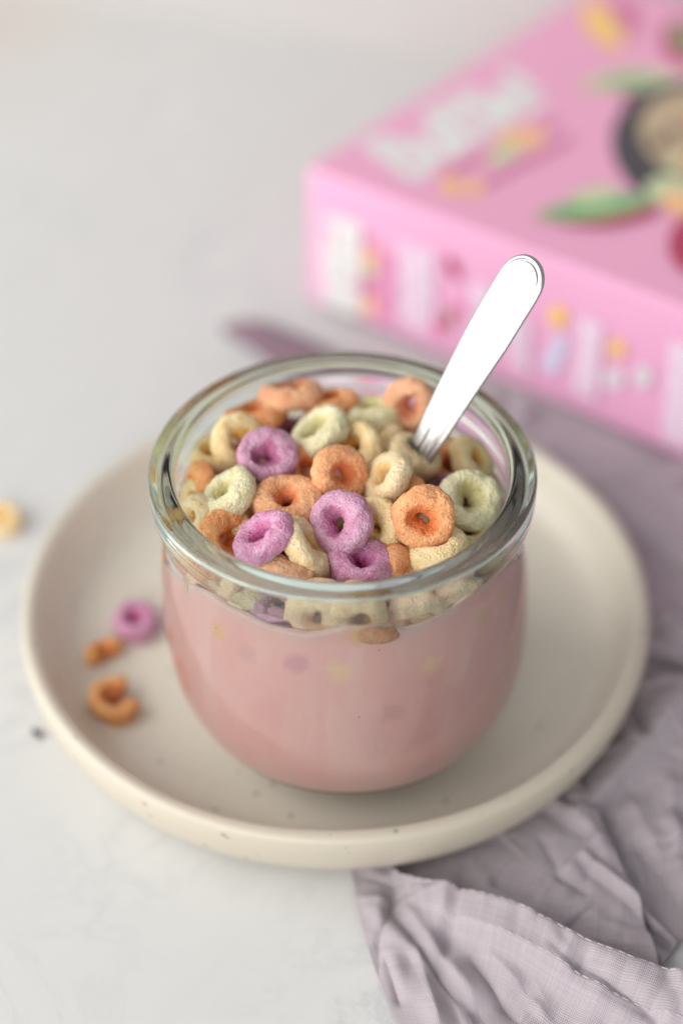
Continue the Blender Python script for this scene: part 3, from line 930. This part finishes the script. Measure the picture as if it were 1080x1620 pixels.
def stitches(lines):
    V, Fc = [], []
    for G in lines:
        d_ = np.r_[0, np.cumsum(np.linalg.norm(np.diff(G, axis=0), axis=1))]
        s = .0
        while s < d_[-1] - .003:
            a = np.array([np.interp(s, d_, G[:, k]) for k in range(3)])
            b = np.array([np.interp(s + .0017, d_, G[:, k]) for k in range(3)])
            s += .0024 + .0005 * math.sin(len(V) * 1.7)
            if a[0] < .012:
                continue
            ax = (b - a) / np.linalg.norm(b - a)
            sd = np.cross(ax, [0, 0, 1]); sd /= np.linalg.norm(sd)
            up_ = np.cross(sd, ax)
            base = len(V)
            for f_, r_ in ((0, .00005), (.25, .00017), (.75, .00017), (1, .00005)):
                for q in range(6):
                    an = q * math.pi / 3
                    V.append(a + (b - a) * f_ + (sd * math.cos(an) + up_ * math.sin(an)) * r_ + np.array([0, 0, .00034]))
            for f_ in range(3):
                for q in range(6):
                    Fc.append([base + f_ * 6 + q, base + f_ * 6 + (q + 1) % 6, base + f_ * 6 + 6 + (q + 1) % 6, base + f_ * 6 + 6 + q])
    return mesh_np('hem_stitching', np.array(V) - np.array([.07, -.03, 0]), Fc)
st_ = link('hem_stitching', stitches(HEM), mat_plain('lilac_thread', (.47, .42, .455), .8), lin)
st_['kind'] = 'stuff'
# the far corner of the napkin stands up in a narrow fold, its shade painted in as a darker colour
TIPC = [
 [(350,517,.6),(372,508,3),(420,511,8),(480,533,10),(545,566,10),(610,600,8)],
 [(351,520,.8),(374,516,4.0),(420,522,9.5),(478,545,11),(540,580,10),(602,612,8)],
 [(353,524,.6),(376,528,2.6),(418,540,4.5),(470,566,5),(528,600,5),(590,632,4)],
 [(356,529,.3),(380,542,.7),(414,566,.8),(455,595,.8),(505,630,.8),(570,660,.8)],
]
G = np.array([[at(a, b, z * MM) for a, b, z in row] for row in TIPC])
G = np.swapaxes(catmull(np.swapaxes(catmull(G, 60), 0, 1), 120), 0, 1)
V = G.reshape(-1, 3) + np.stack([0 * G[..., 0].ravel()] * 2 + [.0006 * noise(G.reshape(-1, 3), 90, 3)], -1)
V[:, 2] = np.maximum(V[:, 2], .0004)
tipc = link('folded_corner', mesh_np('folded_corner', V - np.array([.07, -.03, 0]), grid_faces(60, 120)), mat_plain('shaded_mauve_linen', (.20, .125, .16), .9, bumps=(900, .4)), lin)
tipc['label'] = 'mauve folded far corner with shade painted in'
so2 = tipc.modifiers.new('thickness', 'SOLIDIFY')
so2.thickness = .0006

# ------------------------------------------------------------------ cereal box
BH = .05282
ZT = .003
box = empty('cereal_box', (BA[0], BA[1], ZT))
tag(box, 'pink cereal box lying on its back behind the jar, printed with a bowl and leaves', 'box')
box.rotation_euler = (0, 0, -.64763)
L_U, L_V = .285, .206
def rounded_box(lx, ly, lz, r=.0012, seg=3):
    import bmesh
    bm = bmesh.new()
    bmesh.ops.create_cube(bm, size=1)
    for v in bm.verts:
        v.co = Vector(((v.co.x + .5) * lx, (v.co.y + .5) * ly, (v.co.z + .5) * lz))
    bmesh.ops.bevel(bm, geom=bm.edges[:], offset=r, segments=seg, affect='EDGES', profile=.5)
    me = bpy.data.meshes.new('carton')
    bm.to_mesh(me)
    bm.free()
    for p in me.polygons:
        p.use_smooth = False
    return me
carton = link('carton', rounded_box(L_U, L_V, BH), M_BOX, box)
carton.data.materials.append(M_BOXSIDE)
for p in carton.data.polygons:
    if p.normal.y < -.7 or p.normal.x < -.7:
        p.material_index = 1

INK = {}
def ink(name, col):
    if name not in INK:
        INK[name] = mat_plain(name + '_ink', col, .45, var=.04)
    return INK[name]
# convert a place on the box (metres along its length, width) from where the print shows
def top_uv(px, py):
    P = at(px, py, ZT + BH)
    q = P[:2] - BA
    return float(q @ BU), float(q @ BV)
def side_uv(px, py):
    d_ = FW * F + RT * (px - 540) - UP * (py - 810)
    nn = np.array([BV[0], BV[1], 0])
    t = ((np.array([BA[0], BA[1], ZT]) - POS) @ nn) / (d_ @ nn)
    P = POS + d_ * t
    return float((P[:2] - BA) @ BU), float(P[2] - ZT)
LAY = [0]
def decal(name, pts, col, face='top', lift=None, conv=True, center=None):
    """flat printed shape: outline points given on the photograph or in box metres"""
    LAY[0] += 1
    li = .00015 + .00001 * LAY[0] if lift is None else lift
    Q = [(top_uv if face == 'top' else side_uv)(*p) for p in pts] if conv else pts
    c = np.mean(Q, 0)
    V = [(q[0], q[1], BH + li) if face == 'top' else (q[0], -li, q[1]) for q in Q]
    V.append((c[0], c[1], BH + li) if face == 'top' else (c[0], -li, c[1]))
    k = len(Q)
    o = link(name, mesh_np(name, V, [(i, (i + 1) % k, k) for i in range(k)], smooth=False), ink(*col), box)
    return o
def ell(cx, cy, a, b, rot=0, n_=28, k=0):
    r = math.radians(rot)
    out = []
    for i in range(n_):
        t = 2 * math.pi * i / n_
        x, y = a * math.cos(t), b * math.sin(t)
        out.append((cx + x * math.cos(r) - y * math.sin(r), cy + x * math.sin(r) + y * math.cos(r)))
    return out
def leaf(x0, y0, x1, y1, wd, bend=0, n_=18):
    dx, dy = x1 - x0, y1 - y0
    L_ = math.hypot(dx, dy)
    nx, ny = -dy / L_, dx / L_
    A, B = [], []
    for i in range(n_ + 1):
        t = i / n_
        w_ = wd * math.sin(math.pi * t) ** .7
        b_ = bend * math.sin(math.pi * t)
        A.append((x0 + dx * t + nx * (b_ + w_), y0 + dy * t + ny * (b_ + w_)))
        B.append((x0 + dx * t + nx * (b_ - w_), y0 + dy * t + ny * (b_ - w_)))
    return A + B[::-1][1:-1]
def strokes(name, lines, wd, col, face):
    """several thick strokes joined in one flat print"""
    LAY[0] += 1
    li = .00015 + .00001 * LAY[0]
    V, Fc = [], []
    for ln in lines:
        Q = np.array([(top_uv if face == 'top' else side_uv)(*p) for p in ln])
        for a, b in zip(Q[:-1], Q[1:]):
            d_ = (b - a) / (np.linalg.norm(b - a) + 1e-9)
            nn = np.array([-d_[1], d_[0]])
            base = len(V)
            pts = [a + nn * wd - d_ * wd * .6, a - nn * wd - d_ * wd * .6, b - nn * wd + d_ * wd * .6, b + nn * wd + d_ * wd * .6]
            li2 = li + .000002 * (base % 7)
            for q in pts:
                V.append((q[0], q[1], BH + li2) if face == 'top' else (q[0], -li2, q[1]))
            Fc.append([base, base + 1, base + 2, base + 3])
    return link(name, mesh_np(name, V, Fc, smooth=False), ink(*col), box)

WHITE = ('white', (.72, .72, .71))
ROSE = ('rose', (.60, .16, .32))
ORANGE = ('orange', (.86, .48, .24))
YEL = ('yellow', (.90, .58, .14))
GRN = ('leaf_green', (.17, .40, .19))
PGR = ('pale_green', (.55, .60, .36))
DARK = ('dark_bowl', (.045, .04, .05))
RED = ('raspberry', (.42, .03, .09))
LIL = ('pale_lilac', (.80, .62, .76))
BLU = ('pale_blue', (.62, .66, .84))
OAT = ('oat', (.50, .38, .24))

# big white lettering along the left edge: letters too soft to read, built as heavy strokes
def letters(p0, p1, hgt_vec, n_, wd, name, col, face, seed):
    r = random.Random(seed)
    L_ = []
    for i in range(n_):
        t0, t1 = (i + .08) / n_, (i + .92) / n_
        f = lambda t, h: (p0[0] + (p1[0] - p0[0]) * t + hgt_vec[0] * h, p0[1] + (p1[1] - p0[1]) * t + hgt_vec[1] * h)
        kind = (i * 3 + seed) % 5
        a, b, c_, d2 = f(t0, 0), f(t0, 1), f(t1, 1), f(t1, 0)
        m1, m2 = f(t0, .5), f(t1, .5)
        if kind == 0:
            L_.append([c_, b, m1, m2, d2, a])
        elif kind == 1:
            L_.append([b, a, d2, c_])
        elif kind == 2:
            L_.append([a, b, c_, m2, m1])
        elif kind == 3:
            L_.append([c_, b, a, d2]); L_.append([m1, m2])
        else:
            L_.append([a, b, c_, m2, m1, d2])
    return strokes(name, L_, wd, col, face)
def script_logo(ox, oy, ex, ey, hx, hy, wd):
    f = lambda t, h: (ox + (ex - ox) * t + hx * h, oy + (ey - oy) * t + hy * h)
    L_ = [[f(.02, -.02), f(.05, 1.0)], [f(.05, 1.0), f(.14, .95), f(.17, .78), f(.12, .56), f(.04, .5)], [f(.10, .55), f(.18, .42), f(.18, .15), f(.10, 0), f(.02, 0)],
          [f(.25, .62), f(.24, .15), f(.29, 0), f(.35, .15), f(.37, .62)], [f(.37, .62), f(.38, 0)],
          [f(.47, 1.0), f(.45, .15), f(.50, 0)], [f(.41, .70), f(.53, .72)], [f(.58, 1.0), f(.56, .15), f(.61, 0)], [f(.52, .70), f(.64, .74)],
          [f(.70, .95), f(.68, .15), f(.72, 0)], [f(.77, .60), f(.75, .05)], [f(.765, .84), f(.77, .92)],
          [f(.83, .32), f(.93, .38), f(.92, .58), f(.86, .60), f(.82, .35), f(.86, .05), f(.96, .08)], [f(1.02, .95), f(1.0, .3)]]
    strokes('logo_lettering', L_, wd, WHITE, 'top')
script_logo(650, 282, 866, 158, -76, -46, .0030)
letters((712, 268), (880, 190), (-8, 12), 9, .0012, 'name_lettering', ROSE, 'top', 1)
letters((745, 300), (905, 215), (-4, 10), 12, .0011, 'slogan_lettering', ROSE, 'top', 3)
decal('cereal_picture', ell(714, 295, 17, 17), ORANGE)
decal('cereal_picture', ell(750, 299, 15, 14), ORANGE)
decal('cereal_picture', ell(812, 222, 26, 18), ORANGE)
decal('cereal_picture', ell(843, 218, 19, 17), ORANGE)
decal('cereal_picture', ell(796, 244, 30, 13, -25), PGR)
decal('shadow_print', leaf(960, -2, 1000, 62, 17, -14), ROSE)
decal('fruit_picture', leaf(925, 0, 985, 76, 22, 6), YEL)
decal('berry_picture', ell(1085, 68, 42, 34, 30), RED)
decal('leaf_picture', leaf(1060, 40, 1110, 90, 14), GRN)
decal('leaf_picture', leaf(912, 140, 1085, 128, 17, -8), PGR)
decal('leaf_picture', leaf(945, 138, 1040, 128, 8, -4), GRN)
decal('shadow_print', ell(1020, 158, 36, 14, 0), ('plum', (.22, .05, .12)))
decal('bowl_picture', ell(1105, 236, 140, 106, 12, 48), DARK)
decal('bowl_picture', ell(1122, 218, 112, 74, 12, 48), OAT)
r_ = random.Random(5)
fillc = [OAT, ('pale_oat', (.78, .66, .46)), PGR, ('burnt_orange', (.66, .26, .10)), ('dark_oat', (.14, .09, .08)), ('brown_oat', (.45, .34, .22)), ('lilac_loop', (.40, .16, .28))]
for k in range(34):
    an, rr2 = r_.uniform(0, 6.28), math.sqrt(r_.random())
    decal('cereal_picture', ell(1120 + 96 * rr2 * math.cos(an), 220 + 64 * rr2 * math.sin(an), r_.uniform(11, 20), r_.uniform(8, 14), r_.uniform(0, 180), 14), fillc[k % 7])
decal('shadow_print', leaf(858, 346, 1045, 335, 16, 6), ('wine', (.36, .02, .08)))
decal('leaf_picture', leaf(842, 344, 1042, 316, 19, 2), ('leaf_edge', (.52, .50, .22)))
decal('leaf_picture', leaf(848, 344, 1040, 314, 16, 0), GRN)
decal('cereal_picture', ell(940, 312, 40, 14, -8), PGR)
decal('cereal_picture', ell(1060, 305, 40, 24, 10), PGR)
decal('cereal_picture', ell(1075, 325, 30, 20, 10), ORANGE)
decal('berry_picture', ell(1108, 390, 52, 50, 0), RED)
# long side
letters((520, 345), (520, 480), (45, 12), 5, .0023, 'logo_lettering', WHITE, 'side', 2)
letters((576, 372), (576, 490), (10, 4), 7, .0010, 'name_lettering', ROSE, 'side', 1)
letters((606, 395), (606, 505), (12, 5), 7, .0011, 'name_lettering', ('mid_pink', (.78, .28, .50)), 'side', 1)
decal('cereal_picture', ell(587, 405, 11, 14), ORANGE, 'side')
decal('cereal_picture', ell(588, 426, 12, 10), PGR, 'side')
decal('cereal_picture', ell(586, 482, 12, 14), ORANGE, 'side')
for k, x in enumerate((636, 650, 664, 678)):
    letters((x, 380 + k * 5), (x, 505 + k * 6), (8, 3), 12, .0008, 'small_print', LIL, 'side', k)
decal('berry_picture', leaf(708, 402, 728, 442, 8), RED, 'side')
decal('berry_picture', ell(696, 512, 12, 14), ('bright_pink', (.78, .10, .30)), 'side')
decal('leaf_picture', ell(709, 502, 9, 14, 20), ('dull_green', (.36, .26, .20)), 'side')
decal('leaf_picture', leaf(722, 476, 742, 505, 5), ('bright_pink', (.78, .10, .30)), 'side')
decal('badge', ell(762, 465, 17, 20), LIL, 'side')
letters((748, 486), (748, 540), (20, 6), 4, .0012, 'small_print', LIL, 'side', 1)
letters((812, 500), (812, 580), (22, 6), 6, .0012, 'small_print', LIL, 'side', 2)
decal('badge', ell(884, 499, 14, 17), YEL, 'side')
decal('badge', ell(886, 545, 12, 18), BLU, 'side')
decal('badge', ell(874, 572, 16, 15), BLU, 'side')
for k, x in enumerate((918, 930, 942)):
    letters((x + 3, 500 + 5 * k), (x - 8, 615 + 6 * k), (7, 3), 12, .0009, 'small_print', LIL, 'side', k)
decal('badge', ell(977, 549, 13, 14), YEL, 'side')
decal('badge', ell(972, 597, 17, 16), ('pale_grey', (.72, .68, .72)), 'side')
decal('badge', ell(1018, 594, 15, 18), ('pale_grey', (.72, .68, .72)), 'side')
for k, x in enumerate((1060, 1074, 1090)):
    letters((x + 6, 540 + 5 * k), (x - 8, 690 + 6 * k), (8, 3), 14, .0011, 'small_print', LIL, 'side', k)
